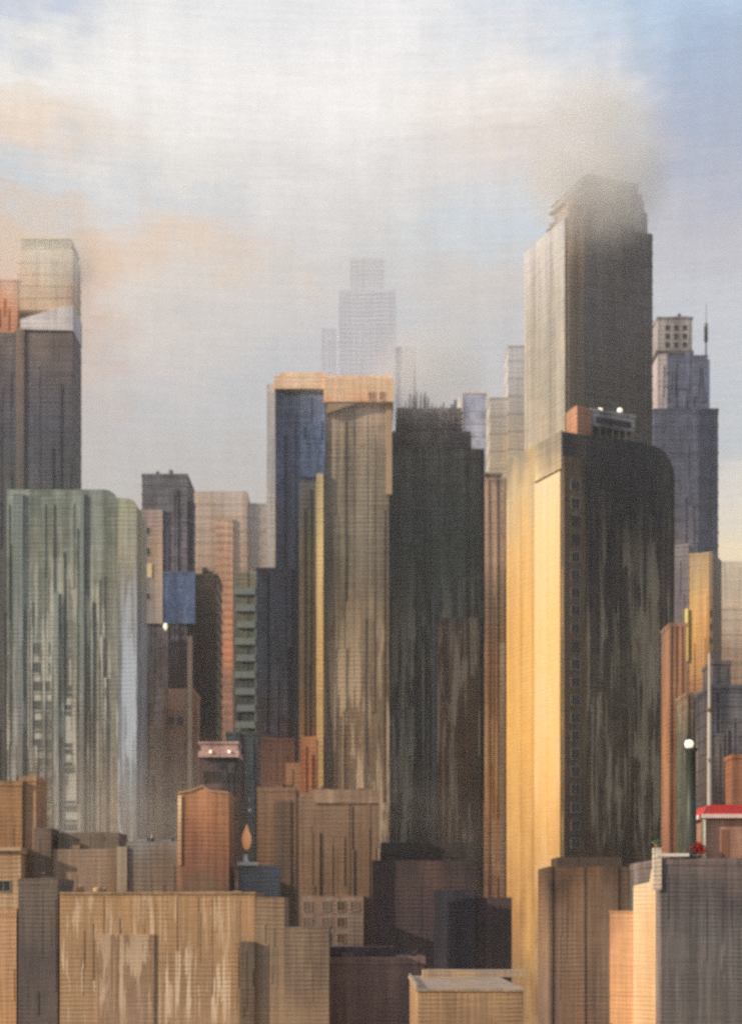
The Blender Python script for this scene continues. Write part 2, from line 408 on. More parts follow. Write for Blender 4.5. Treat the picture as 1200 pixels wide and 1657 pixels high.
# --- faint tower, sky tone painted on its walls as haze
d = 2600.
b = B('distant_tower', 'faint tall tower coloured as if lost in grey cloud above the orange crowned tower', 'tower', 500, 690, d)
mg = facade('sky_tone_haze', [(640,(208,208,212)),(500,(214,213,216)),(380,(221,221,222))], d, .98, band=.06, grain=.08, rib=.05)
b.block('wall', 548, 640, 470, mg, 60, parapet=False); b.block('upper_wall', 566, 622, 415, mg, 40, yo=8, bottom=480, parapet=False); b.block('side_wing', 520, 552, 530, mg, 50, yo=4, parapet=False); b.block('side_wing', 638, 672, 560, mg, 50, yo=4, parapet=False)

# --- tan hazy tower, orange glow of its bay painted as colour
d = 1500.
b = B('tan_tower', 'hazy tan tower with an orange strip painted as glowing beside the slate blue tower', 'tower', 312, 446, d)
mt = facade('tan_brick', [(1250,(120,96,76)),(1000,(150,120,92)),(880,(176,150,122)),(795,(190,172,152))], d, .74, alt=(178,150,116), altamt=.4, band=.3, rib=.12, grain=.18)
b.block('wall', 312, 400, 795, mt, 50, step=13, h=2, p=.5, parapet=False)
b.block('lower_wing', 398, 448, 812, facade('grey_tan_brick', [(1250,(110,92,76)),(960,(158,134,106)),(812,(184,172,156))], d, .74, band=.25), 46, yo=5, step=13, h=2, p=.5, parapet=False)
mo = facade('orange_bay_glow', [(1130,(140,98,70)),(1060,(204,130,84)),(960,(180,130,92)),(850,(180,152,124))], d, .80, alt=(224,156,106), altamt=.5, rib=.3, ribpx=12, band=.2)
m = MB(); m.box(b.x(350), b.x(377), -3, .5, b.z(1300), b.z(840))
m.floors(b.x(350), b.x(377), -3, .4, b.z(1300), b.z(850), 7.5, 1.2, .5); m.make('window_bay', mo, b.r)

# ================================================================== left towers
d = 760.
b = B('slate_tower', 'dark slate tower cut by the left edge, brown upper storey over a pale band', 'tower', -90, 132, d)
ma = facade('slate_cladding', [(1100,(78,76,70)),(800,(72,76,76)),(690,(72,74,82)),(600,(84,80,80)),(540,(104,92,84))], d, .66, alt=(98,92,86), altamt=.45, rib=.20, band=.22, pane=(16, 14, .25))
b.block('wall', -90, 132, 538, ma, 24, step=7.2, h=.6, p=.14, parapet=False, sil=True)
b.slab('pier', 27, 40, 530, 1100, facade('brown_pier', [(1100,(92,84,76)),(800,(86,82,78)),(540,(122,102,86))], d, .66), -.9, .3)
m = MB(); m.prism([(b.x(34), b.z(534)), (b.x(119), b.z(536)), (b.x(119), b.z(496)), (b.x(96), b.z(499)), (b.x(60), b.z(510)), (b.x(34), b.z(518))], -1.2, 23)
m.make('pale_band', facade('pale_band_stone', [(536,(196,188,180)),(496,(214,204,192))], d, .74, band=.1, rib=.06), b.r)
mu = facade('hazy_brown_attic', [(520,(176,150,124)),(450,(194,174,152)),(385,(222,202,180))], d, .64, alt=(196,176,154), altamt=.5, band=.14, rib=.10)  # paler upwards: haze fade painted into the wall colour
b.block('attic', 28, 131, 404, mu, 22, yo=1.0, sil=True, bottom=500, step=6, h=.8, p=.25, parapet=False)
m = MB()
for i in range(6): m.box(b.x(30) + .15*(i*7 % 5), b.x(116) - .2*(i*5 % 7), 3, 22, b.z(404) + .6 + 1.25*i, b.z(404) + 1.25*i + 1.3 - .08*i)
m.make('haze_slats', mu, b.r)  # slats added to thin the roofline out like haze
b.block('orange_wing', -90, 28.5, 452, facade('orange_lit_render', [(560,(150,110,86)),(500,(206,140,98)),(450,(214,180,150))], d, .70, alt=(226,150,104), band=.2), 36, yo=.6, bottom=540, parapet=True)  # orange light on this wing is painted into its colour

d = 690.
b = B('blue_slate_tower', 'narrow slate blue tower with a flat stepped top and a blue glass bay halfway up', 'tower', 228, 316, d)
mc = facade('blue_slate_glass', [(1300,(70,60,56)),(1050,(64,60,62)),(900,(92,90,100)),(765,(84,88,94))], d, .64, alt=(110,108,120), altamt=.4, rib=.16, pane=(8, 12, .4), band=.3)
b.block('wall', 230, 303, 768, mc, 26, step=4.2, h=.6, p=.2, clutter=4)
b.block('side_wing', 302.5, 316, 810, mc, 8, yo=2, sil=True, step=4.2, h=.6, p=.2)
mpk = facade('pink_plaster', [(960,(150,138,126)),(880,(150,128,112)),(825,(158,138,124))], d, .68, alt=(190,160,120), altamt=.5, band=.3)
b.slab('plaster_bay', 226, 264, 826, 1010, mpk, -1.6, .3)
for px, py, w, h in ((238, 900, 3.4, 3.6), (238, 866, 3.4, 3.2), (238, 972, 3.4, 3.2)):
    add_window(b.r, b.x(px), b.z(py), w, h, -1.6, M_cream, M_pane)
b.slab('cream_panel', 224, 247, 914, 936, plain('cream_panel_paint', (214,186,140)), -2.0, -1.5)
mb = facade('blue_reflecting_glass', [(1030,(46,52,70)),(980,(50,64,96)),(930,(66,80,108))], d, .6, alt=(86,106,140), altamt=.6, rib=.12, pane=(5, 6, .5), rough=.3, spec=.5, grain=.4)
b.slab('blue_glass_bay', 247, 316.5, 926, 1010, mb, -1.3, .3)
m = MB(); m.lathe([(.1, b.z(1021)), (.7, b.z(1019)), (1.0, b.z(1015)), (.7, b.z(1011)), (.1, b.z(1010))], b.x(269), -2.6, 12); m.box(b.x(268.4), b.x(269.6), -2.6, .2, b.z(1021), b.z(1020)); m.make('wall_light', M_lamp, b.r)

d = 515.
b = B('green_glass_tower', 'wide grey green glass tower with a rounded top corner at the left edge', 'tower', 12, 228, d)
mg = facade('green_glass', [(1420,(122,106,90)),(1280,(116,107,94)),(1150,(108,109,102)),(1000,(106,110,104)),(880,(98,103,94)),(795,(106,116,110))], d, .64, alt=(130,140,136), altamt=.55, rib=.16, pane=(18, 16.6, .28), band=.34,
            drip=((170,170,160), .85, 780, 1450, -.01))
x0, x1, zt, R = b.x(12), b.x(192), b.z(792), b.u*24
pts = [(x0, 0), (x1, 0)] + [(x1 - R + R*math.cos(a*math.pi/16), zt - R + R*math.sin(a*math.pi/16)) for a in range(0, 9)] + [(x0, zt)]
m = MB(); m.prism(pts, 0, 24); m.floors(x0, x1, 0, 24, 0, zt - R, 6.5, .4, .09); m.piers(x0, x1, 0, 0, zt - R, 3, .7, .3); m.fins(x0, x1, -.09, 0, zt - R*.6, b.u, 48, 11, 0., .5); m.make('glass_wall', mg, b.r)
x2 = b.x(222); R2 = b.u*14
pts = [(x1 + .03, 0), (x2, 0)] + [(x2 - R2 + R2*math.cos(a*math.pi/16), b.z(808) - R2 + R2*math.sin(a*math.pi/16)) for a in range(0, 9)] + [(x1 + .03, b.z(806))]
my = facade('lichen_stone', [(1430,(116,98,80)),(1250,(138,142,140)),(1080,(132,138,134)),(980,(146,142,126)),(900,(170,162,128)),(810,(164,166,136))], d, .70, alt=(150,164,166), altamt=.4, rib=.12, band=.3, drip=((184,190,190), .95, 850, 1440, -.025))
MB().prism(pts, -.7, 23).make('stair_tower', my, b.r)
m = MB(); m.box(b.x(22), b.x(38), -.8, .3, 0, b.z(800)); m.box(b.x(88), b.x(96), -1.0, .3, 0, b.z(960)); m.box(b.x(130), b.x(137), -.9, .3, 0, b.z(800)); m.make('stone_pier', facade('grey_green_pier', [(1400,(122,110,92)),(1000,(122,128,118)),(800,(118,128,116))], d, .68, drip=((176,176,162),.6,900,1420)), b.r)
mwp = facade('green_pane', [(1400,(96,90,80)),(1000,(100,106,98))], d, .68, band=.3)
for i in range(11):
    add_window(b.r, b.x(64), b.z(1060 + 31*i), 7.2, 4.0, 0, plain('green_frame', (122,122,110)) if i == 0 else bpy.data.materials['green_frame'], mwp)
    if i % 3 != 1: add_window(b.r, b.x(113), b.z(1064 + 31*i), 4.6, 3.4, 0, bpy.data.materials['green_frame'], mwp)

# --- brown building below the blue slate tower
d = 540.
b = B('brown_block', 'narrow brown block with streaked walls below the slate blue tower', 'building', 262, 314, d)
mbk = facade('rust_brown_render', [(1440,(112,92,76)),(1300,(104,78,60)),(1180,(130,94,70)),(1110,(176,136,106))], d, .68, alt=(190,150,116), altamt=.4, band=.5, grain=.4, drip=((182,158,130), .7, 1100, 1450))
b.block('wall', 264, 313, 1116, mbk, 20, step=6, h=.4, p=.15)
b.slab('edge_pier', 304, 311, 1030, 1300, plain('tan_pier', (184,158,128), var=.4), -.8, .4)
for px, py in ((277, 1172), (277, 1214), (292, 1172)): add_window(b.r, b.x(px), b.z(py), 2.0, 2.6, 0, M_dframe, M_pane)
b.block('upper_part', 272, 300, 1036, facade('dark_brown_render', [(1120,(90,74,62)),(1030,(96,88,84))], d, .66, drip=(DG,.5,1020,1120)), 16, yo=3, bottom=1118)

# --- dark blocks with balcony slabs between
d = 700.
b = B('dark_block', 'dark grey brown block of many floors in front of the hazy tan tower', 'building', 306, 352, d)
b.block('wall', 308, 351, 930, facade('smoky_concrete', [(1300,(54,48,44)),(1150,(66,60,56)),(1040,(74,64,56)),(930,(122,106,92))], d, .64, band=.4, rib=.26, pane=(9, 12, .5)), 24, step=5.2, h=1.0, p=.45, clutter=3)
d = 620.
b = B('balcony_block', 'dark green grey block striped with pale balcony slabs beside the navy tower', 'building', 378, 420, d)
b.block('wall', 380, 420, 925, facade('green_black_concrete', [(1250,(50,54,54)),(1050,(66,72,66)),(925,(112,104,88))], d, .62, band=.35, rib=.2, alt=(86,98,94)), 22, parapet=False, clutter=2)
mbal = plain('pale_balcony_concrete', (112,118,112), .7, var=.45)
for i in range(9):
    py = 958 + 27*i
    m = MB(); m.box(b.x(379 + (i*7) % 5), b.x(414), -1.5, .2, b.z(py + 5), b.z(py)); m.box(b.x(380 + (i*7) % 5), b.x(413), -1.45, -1.35, b.z(py) - .02, b.z(py - 6)); m.make('balcony', mbal, b.r)
b.slab('edge_pier', 412, 418, 930, 1200, plain('green_edge', (92,104,98), var=.4), -1.0, .3)

# ================================================================== centre: orange crowned tower, shaded and lit halves painted as two wall colours
d = 600.
b = B('crowned_tower', 'two part tower, navy glass and tan stone, under one orange flat crown', 'tower', 415, 636, d)
mn = facade('navy_glass', [(1220,(62,46,40)),(1120,(46,46,50)),(980,(34,40,54)),(820,(40,48,62)),(740,(46,56,78)),(640,(48,56,74))], d, .58, alt=(62,78,108), altamt=.5, rib=.16, pane=(6, 8, .45), grain=.35, rough=.32, spec=.45, band=.3)
b.block('glass_wall', 446, 518, 632, mn, 30, step=4.1, h=.35, p=.12, parapet=False)
b.block('glass_bay', 486, 526, 640, facade('blue_reflection_glass', [(900,(50,56,66)),(780,(66,80,106)),(650,(72,86,110))], d, .58, alt=(76,94,126), altamt=.5, rib=.14, pane=(6, 8, .45), grain=.4, rough=.32, spec=.45), 20, yo=-.5, bottom=772, parapet=False)  # bluer colour of this bay is a painted reflection
b.block('lower_wing', 416, 472, 922, facade('navy_render', [(1300,(72,48,42)),(1180,(54,44,42)),(1100,(36,42,52)),(920,(36,42,58))], d, .58, alt=(60,72,92), rib=.14, band=.3, pane=(10, 12, .5)), 26, yo=-2.0, p=.15)
b.block('green_bay', 484, 512, 780, facade('olive_glass', [(1250,(110,74,52)),(1100,(84,72,56)),(900,(70,68,58)),(780,(76,78,80))], d, .6, alt=(110,96,70), rib=.2, band=.4), 18, yo=-1.0, parapet=False)
b.slab('pale_fin', 431, 445, 618, 920, facade('pale_fin_stone', [(920,(178,164,146)),(760,(168,164,156)),(620,(176,170,160))], d, .72, band=.2), 2., 22.)
mtan = facade('tan_stone', [(1480,(112,90,70)),(1330,(124,100,78)),(1200,(132,110,84)),(1000,(126,108,82)),(880,(122,112,92)),(740,(142,128,106)),(655,(184,158,130))], d, .80, alt=(150,138,112), altamt=.6, band=.40, grain=.36, rib=.12,
              drip=((206,180,142), .8, 900, 1420, .018))
b.block('stone_wall', 518, 630, 640, mtan, 30, yo=.6, step=8.2, h=.3, p=.06, n=3, pw=.8, pp=.2, parapet=False)
b.slab('corner_pier', 624, 634, 655, 800, plain('tan_corner', (164,138,110), var=.3), -.3, 20.)
b.slab('gold_fin', 512, 523, 768, 1410, facade('pale_gold_fin', [(1400,(190,156,104)),(1100,(206,168,104)),(900,(222,190,128)),(780,(186,164,116))], d, .80, band=.2), -1.6, .8)
mcr = facade('orange_crown_paint', [(655,(222,160,116)),(630,(240,180,132)),(606,(226,184,150))], d, .72, alt=(246,200,156), altamt=.6, band=.12, rib=.05)
m = MB(); m.box(b.x(444), b.x(524), -2.4, 32, b.z(632), b.z(612)); m.box(b.x(524.1), b.x(636), -3.0, 33, b.z(654), b.z(616))
m.box(b.x(452), b.x(528), -1, 30, b.z(612), b.z(604)); m.box(b.x(528.1), b.x(633), -1.2, 30, b.z(616), b.z(609)); m.make('crown', mcr, b.r)
m = MB(); m.prism([(b.x(530), b.z(655)), (b.x(578), b.z(655)), (b.x(528), b.z(672))], -2.4, .5); m.make('crown_bracket', plain('bracket_brown', (140,112,88)), b.r)
m = MB()
for px in (556, 575, 600, 618): m.box(b.x(px), b.x(px + 2), 5, 6, b.z(609), b.z(603 - px % 3))
m.make('roof_rail', M_cream, b.r)
for px, w in ((602, 3.0),(618, 2.2)): add_window(b.r, b.x(px), b.z(652), w, 3.4, -3.0, M_cream, plain('crown_pane', (150,104,76)) if w == 3.0 else bpy.data.materials['crown_pane'])

# --- black stepped tower
d = 620.
b = B('black_tower', 'black stepped tower with ribbed floors between the tan stone tower and gold wall', 'tower', 626, 784, d)
mbl = facade('black_glass', [(1400,(50,46,42)),(1200,(58,58,50)),(1000,(54,57,50)),(850,(58,64,60)),(740,(78,77,74))], d, .58, alt=(84,92,86), altamt=.45, rib=.30, band=.40, grain=.4, pane=(14, 14, .35), drip=((150,142,126), .9, 860, 1410, -.012), rough=.5)
b.block('glass_wall', 628, 782, 728, mbl, 34, step=3.6, h=.4, p=.10, n=3, pw=.5, pp=.3)
mt2 = facade('dark_upper_louvre', [(728,(74,70,68)),(640,(112,106,104))], d, .60, alt=(108,102,100), rib=.3, band=.2)
b.block('upper_tier', 634, 762, 694, mt2, 26, yo=3, bottom=730, step=2.2, h=.9, p=.3, parapet=False)
b.block('top_tier', 642, 748, 652, mt2, 20, yo=6, bottom=696, step=2.2, h=.9, p=.3, parapet=False, clutter=3)
rnd = random.Random(21); msl = plain('grey_slats', (118,114,112))
m = MB()
for i in range(15):
    c_ = 650 + 6.2*i; h_ = 6 + rnd.uniform(0, 16) + 22*max(0., 1 - abs(c_ - 676)/26.)
    m.box(b.x(c_), b.x(c_ + rnd.uniform(1.5, 5.)), 8 + rnd.uniform(0, 5), 20, b.z(652) - .2, b.z(652 - h_))
m.make('roof_screen', msl, b.r)
m = MB(); m.lathe([(.45, b.z(652)), (.4, b.z(600)), (.12, b.z(572))], b.x(672), 13, 8); m.make('mast', msl, b.r)
mbr = facade('brown_bay_panels', [(1400,(64,50,40)),(1200,(86,64,46)),(1050,(72,58,46)),(980,(56,52,48))], d, .62, alt=(112,84,56), altamt=.5, band=.5, grain=.4, drip=((162,144,122), .9, 880, 1420, -.012))
b.slab('brown_bay', 706, 776, 1000, 1480, mbr, -.9, .3)
b.slab('corner_pier', 779, 783, 730, 1300, plain('black_corner', (38,38,36)), -.8, 8.)
m = MB(); m.box(b.x(698), b.x(704), -1.1, .2, b.z(1420), b.z(960)); m.make('downpipe', plain('grey_pipe', (92,94,92), var=.4), b.r)

# --- orange brown building between black tower and gold wall
d = 700.
b = B('rust_tower', 'slim orange brown tower squeezed between the black tower and the gold wall', 'tower', 774, 830, d)
mr_ = facade('rust_stone', [(1450,(120,76,64)),(1380,(140,96,62)),(1250,(164,112,60)),(1100,(140,98,62)),(980,(132,108,84)),(880,(172,142,110)),(806,(170,144,116)),(770,(112,102,88))], d, .70, alt=(186,146,100), altamt=.4, band=.5, grain=.32, drip=((196,164,120), .6, 1000, 1450))
b.block('wall', 774, 830, 775, mr_, 26, step=5, h=.4, p=.2, n=4, pw=1.2, pp=.5, clutter=3)
b.block('roof_house', 786, 812, 762, plain('roof_house_grey', (120,112,100)), 12, yo=4, bottom=778)
b.slab('pale_pier', 808, 816, 1040, 1460, facade('pale_pier_stone', [(1460,(150,112,84)),(1040,(176,148,112))], d, .72, band=.4), -.9, .3)

# ================================================================== gold and black corner tower
def gold_tower():
    d, th = 500., math.radians(24); c, s = math.cos(th), math.sin(th); cx = X(910, d)
    r = thing('corner_tower', 'big corner tower with a side wall coloured sunlit gold and a black front', 'tower', (cx, d, 0), th)
    def lx(px): k = (px-600)/F; return (k*d - cx) / (c - k*s)
    def ly(px): k = (px-600)/F; return (cx - k*d) / (s + k*c)
    def zf(py, px=1000): return Z(py, d + lx(px)*s)
    W, D = lx(1090), ly(822)
    z = lambda py: Z(py, d)
    mf = facade('black_curtain_wall', [(1420,(74,58,44)),(1250,(82,68,52)),(1080,(84,74,60)),(980,(66,58,52)),(880,(48,44,44)),(780,(44,44,46)),(710,(52,52,54))], d, .60, alt=(84,78,66), altamt=.45, rib=.26, band=.36, grain=.36, pane=(15, 15, .3), drip=((146,134,112), .9, 760, 1410, -.012), rough=.5)
    zt = zf(712); R = lx(1090) - lx(1052)
    pts = [(0, 0), (W, 0)] + [(W - R + R*math.cos(a*math.pi/16), zt - R + R*math.sin(a*math.pi/16)) for a in range(0, 9)] + [(0, zt)]
    m = MB(); m.prism(pts, 0, D); m.floors(0, W, 0, D, 0, zt - R, 3.5, .35, .08); m.piers(lx(948), W, 0, 0, zt - R, 4, .5, .25); m.fins(lx(948), W - .4, -.08, 6, zt - R, .21, 46, 5, 0., .5)
    m.make('glass_wall', mf, r)
    # window column along the corner
    mcol = facade('bronze_corner_panel', [(1400,(78,64,48)),(1100,(96,80,60)),(900,(92,78,64)),(740,(62,56,52))], d, .62, alt=(130,108,80), altamt=.4, band=.25, grain=.3)
    m = MB(); m.box(.05, lx(945), -.7, .2, 0, z(738)); m.make('corner_bay', mcol, r)
    w = (lx(940) - lx(918)) * .62
    for i in range(21):
        add_window(r, (lx(916) + lx(941))/2, z(792 + 29*i), w, 3.3, -.7, M_frame if i not in (2, 3, 9) else M_dframe, M_pane)
    # gold side: sunlight painted as gold, shade lower down as brown
    mgl = facade('sunlit_gold_panels', [(1657,(150,120,88)),(1560,(172,134,88)),(1480,(192,146,88)),(1360,(222,172,102)),(1250,(250,196,122)),(1000,(255,204,132)),(850,(255,210,150)),(765,(242,210,166))], d, 1.06, alt=(252,214,158), altamt=.5, band=.07, grain=.10, rib=.02, rough=.5, bump=.2)
    mgd = facade('sunlit_amber_panels', [(1657,(150,120,90)),(1560,(166,128,84)),(1480,(178,132,80)),(1360,(208,156,90)),(1200,(230,176,96)),(1000,(226,174,96)),(850,(226,182,118)),(760,(208,182,138)),(705,(160,146,120))], d, 1.04, alt=(232,186,112), altamt=.5, band=.12, grain=.14, rib=.03, rough=.5, bump=.25)
    ym = ly(868)
    m = MB(); m.box(-.9, -.02, .4, ym, 0, z(762)); m.box(-.98, -.5, ym*.5, ym*.5 + .3, 0, z(766)); m.make('sunlit_wall', mgl, r)
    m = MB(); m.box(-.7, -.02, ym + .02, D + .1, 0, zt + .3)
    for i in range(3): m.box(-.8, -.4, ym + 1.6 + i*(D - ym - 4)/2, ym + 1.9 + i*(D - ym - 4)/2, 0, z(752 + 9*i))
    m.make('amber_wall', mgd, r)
    m = MB(); m.box(-.68, -.02, .02, ym, z(758), zt + .3); m.make('upper_side_wall', facade('painted_haze_gold', [(762,(218,192,144)),(745,(196,172,130)),(705,(152,138,116))], d, 1.02, band=.12), r)  # haze painted as a beige fade, here and on the amber top
    # right lower strip of windows
    for i in range(12):
        add_window(r, lx(1073), zf(1080 + 25*i, 1073), 3.6, 2.6, -.02, M_dframe, M_panem)
    # roof
    mo = facade('orange_brick', [(705,(176,116,78)),(650,(190,138,104))], d, .95, band=.2)
    m = MB(); m.box(lx(938), lx(961), 2, 9, zt, zf(657, 950)); m.box(lx(941), lx(957), 3.5, 8, zf(657, 950), zf(652, 950)); m.make('stair_house', mo, r)
    m = MB(); x0, x1 = lx(964), lx(1034); m.box(x0, x1, 3, 12, zf(690, 1000), zf(663, 1000)); m.box(x0 - .4, x1 + .4, 2.6, 12.4, zf(667, 1000), zf(662, 1000))
    for i in range(7): m.box(x0 + .5 + i*(x1-x0-1.4)/6, x0 + .9 + i*(x1-x0-1.4)/6, 3.2, 3.8, zt, zf(688, 1000))
    m.make('plant_room', facade('pale_plant_panels', [(705,(104,98,92)),(675,(150,144,132)),(655,(172,166,152))], d, .66, alt=(96,88,92), band=.4), r)
    m = MB()
    for i in range(8): m.box(x0 + 2 + i*(x1-x0-5)/7., x0 + 3.2 + i*(x1-x0-5)/7, 2.5, 3.2, zf(684, 1000), zf(675, 1000))
    m.make('louvre', plain('dark_louvre', (58,50,60)), r)
    for px in (979, 1011):
        m = MB(); m.lathe([(.15, zf(662,px)), (.8, zf(661,px)), (1.0, zf(658.5,px)), (.7, zf(656,px)), (.1, zf(655,px))], lx(px), 3.4, 10); m.make('roof_light', M_lamp, r)
    m = MB(); m.box(lx(950), lx(1050), .6, 1.0, zt, zt + .6); m.make('parapet', plain('black_parapet', (60,56,56)), r)
gold_tower()

# ================================================================== right hand group
d = 1250.
b = B('hazy_block', 'hazy tan block at the right edge under the bright cream sky', 'building', 1146, 1250, d)
b.block('wall', 1150, 1260, 985, facade('hazy_tan_render', [(1150,(140,112,88)),(1060,(160,132,104)),(985,(198,176,148))], d, .72, alt=(190,160,124), band=.3, drip=((206,184,154),.5,980,1200)), 40, step=12, h=1.5, p=.4, clutter=3)
b.block('tall_wing', 1168, 1260, 905, facade('cream_haze_render', [(1000,(210,188,156)),(905,(226,208,176))], d, .74, band=.15), 30, yo=6, parapet=False)

d = 640.
b = B('gold_strip_tower', 'slim tower with a bright amber strip and a dark windowed edge below the blue tower', 'tower', 1086, 1152, d)
b.r.rotation_euler.z = math.radians(-24)
b.block('wall', 1088, 1113, 880, facade('grey_violet_render', [(1200,(120,88,64)),(1060,(118,98,82)),(960,(112,102,104)),(880,(126,120,114))], d, .66, band=.3, drip=((176,166,150),.5,880,1100)), 24, step=5, h=.4, p=.2)
b.block('amber_wall', 1113.3, 1146, 897, facade('amber_render', [(1250,(126,92,64)),(1120,(168,118,76)),(1040,(226,164,92)),(960,(228,176,108)),(900,(206,172,128))], d, 1.02, alt=(244,198,130), altamt=.5, band=.2, rib=.06), 24, yo=.3, p=.2)
b.slab('yellow_fin', 1108, 1113, 985, 1070, plain('yellow_fin_paint', (236,196,112)), -1.2, .2)
b.slab('dark_edge', 1146.1, 1152, 895, 1400, facade('dark_edge_panels', [(1200,(84,62,48)),(1000,(120,92,64)),(900,(132,116,96))], d, .66, band=.3), 0., 20.)
for i in range(5): add_window(b.r, b.x(1149), b.z(1000 + 22*i), .9, 2.6, 0., M_dframe, M_pane)

d = 440.
b = B('brown_pillar_block', 'slim rust brown block right of the black front of the corner tower', 'building', 1080, 1112, d)
b.block('wall', 1082, 1110, 1010, facade('rust_render', [(1400,(130,84,62)),(1280,(140,96,64)),(1120,(138,98,70)),(1010,(122,98,80))], d, .68, alt=(176,122,80), altamt=.5, band=.4, drip=((170,140,110),.6,1000,1390)), 12, p=.15, n=3, pw=.5, pp=.3)
b.slab('orange_edge', 1104, 1109, 1150, 1390, plain('orange_edge_paint', (178,116,76), var=.4), -.7, .1)

d = 400.
b = B('navy_block', 'dark navy block with a ragged stepped roof at the right edge', 'building', 1146, 1230, d)
mnv = facade('navy_black_render', [(1400,(58,48,46)),(1250,(66,60,60)),(1120,(58,58,68)),(1060,(84,76,74))], d, .6, alt=(96,98,106), altamt=.5, band=.4, drip=((140,134,128),.5,1050,1300))
b.block('wall', 1150, 1250, 1110, mnv, 20, p=.2, step=4, h=.3); b.block('upper_part', 1156, 1186, 1068, mnv, 12, yo=3, bottom=1112, p=.2); b.block('orange_part', 1172, 1260, 1228, facade('burnt_orange_render', [(1400,(128,86,64)),(1228,(150,98,66))], d, .68, alt=(176,120,80), band=.3), 8, yo=-8.2, p=.2)
d = 420.
b = B('green_glass_block', 'dark green glass strip building behind the roof lamp', 'building', 1106, 1150, d)
b.block('wall', 1110, 1146, 1122, facade('bottle_green_glass', [(1400,(58,58,50)),(1200,(70,74,66)),(1120,(112,94,80))], d, .6, alt=(64,84,70), altamt=.6, band=.5, pane=(9,14,.5)), 14, p=.15, n=4, pw=.5, pp=.3)

# --- roof terrace building (near right)
dM = 252.
b = B('grey_terrace_building', 'grey streaked building at the lower right carrying a roof terrace with a red roof', 'building', 1066, 1240, dM)
b.block('wall', 1069, 1250, 1392, facade('grey_violet_stucco', [(1657,(106,98,88)),(1520,(100,94,86)),(1450,(86,78,74)),(1392,(112,96,86))], dM, .66, alt=(128,118,106), altamt=.5, band=.34, rib=.24, drip=((160,150,142), .55, 1400, 1660)), 30, p=.1)
b.slab('coping', 1060, 1113, 1381, 1386, M_white, -.6, .4)
b.slab('corner_post', 1056, 1068.6, 1372, 1440, facade('white_post_paint', [(1440,(206,168,124)),(1372,(222,204,172))], dM, .8, band=.3), -.5, .9)
zr = Z(1392, dM) + .35
def shrub(name, label, cat, px, d, z0, rx, ry, rz, col, n, seed, leaf=.2):
    rnd = random.Random(seed)
    r = thing(name, label, cat, (X(px, d), d, z0))
    mleaf = plain(name + '_leaf', col, .6, var=.5); mleaf2 = plain(name + '_dark_leaf', tuple(int(q*.6) for q in col), .6)
    bm = MB()
    for i in range(n):
        v = Vector((rnd.gauss(0, 1), rnd.gauss(0, 1), rnd.gauss(0, 1))).normalized() * rnd.uniform(.45, 1.)
        lobe = rnd.choice(((-.45, .75), (.1, 1.15), (.5, .6), (.35, .9)))
        p = Vector((v.x*rx*.6 + lobe[0]*rx, v.y*ry, v.z*rz*.45 + lobe[1]*rz + .5))
        a = Vector((rnd.uniform(-1,1), rnd.uniform(-1,1), rnd.uniform(-.6,1))).normalized(); q = a.cross(Vector((rnd.random(), rnd.random(), rnd.random()+.1))).normalized()
        L = leaf * rnd.uniform(.6, 1.3)
        vs = [bm.bm.verts.new(p + w) for w in (-a*L, q*L*.45, a*L, -q*L*.45)]
        bm.bm.faces.new(vs).material_index = 1 if rnd.random() < .3 else 0  # random leaves take the darker tone
    bm.make('foliage', [mleaf, mleaf2], r)
    m = MB(); m.lathe([(rx*.45, 0), (rx*.6, .45), (rx*.62, .6), (rx*.5, .62)], 0, 0, 12); m.make('pot', plain(name + '_pot', (120, 84, 66)), r)
    m = MB()
    for q in range(5): 
        aa = q*1.256; m.prism([(-.04 + .1*math.cos(aa), .5), (.04 + .1*math.cos(aa), .5), (.03 + .5*rx*math.cos(aa), .6 + rz*1.2), (-.03 + .5*rx*math.cos(aa), .6 + rz*1.2)], -.03 + .2*math.sin(aa), .03 + .2*math.sin(aa))
    m.make('stem', plain(name + '_stem', (70, 54, 40)), r)
shrub('red_flowering_shrub', 'red flowering shrub in a pot at the foot of the black lamp column', 'shrub', 1125, dM + 1.6, zr, 1.6, .9, 1.5, (190, 40, 44), 900, 3)
shrub('green_shrub', 'small green potted shrub on the white corner post', 'shrub', 1062, dM + .2, Z(1372, dM), .8, .5, .55, (104, 140, 92), 420, 5, .14)

# red roofed pavilion
d = dM + 3
b = B('roof_pavilion', 'small tan roof pavilion with a red roof and white fascia', 'pavilion', 1135, 1230, d); b.r.location.z = zr
zz = lambda py: Z(py, d) - zr
mpv = facade('pavilion_plaster', [(1392,(150,108,84)),(1325,(176,138,108))], d, .70, alt=(196,158,126), band=.3); 
MB().box(b.x(1142), b.x(1250), 0, 8, 0, zz(1326)).make('wall', mpv, b.r)
m = MB(); m.prism([(b.x(1138), zz(1318)), (b.x(1256), zz(1318)), (b.x(1250), zz(1303)), (b.x(1146), zz(1303))], -1.2, 9); m.make('roof', M_red, b.r)
MB().box(b.x(1131), b.x(1258), -1.5, 9.2, zz(1324.5), zz(1318)-.003).make('fascia', plain('white_fascia', (226,190,176), k=.75), b.r)
for px in (1135.5,): MB().box(b.x(1132.5), b.x(1138.5), -1.1, -.5, 0, zz(1326)).make('post', plain('white_lit_post', (246,226,180), k=.8), b.r)
MB().box(b.x(1166), b.x(1178), -.06, .1, 0, zz(1342)).make('door', plain('brown_door', (124,84,64)), b.r)

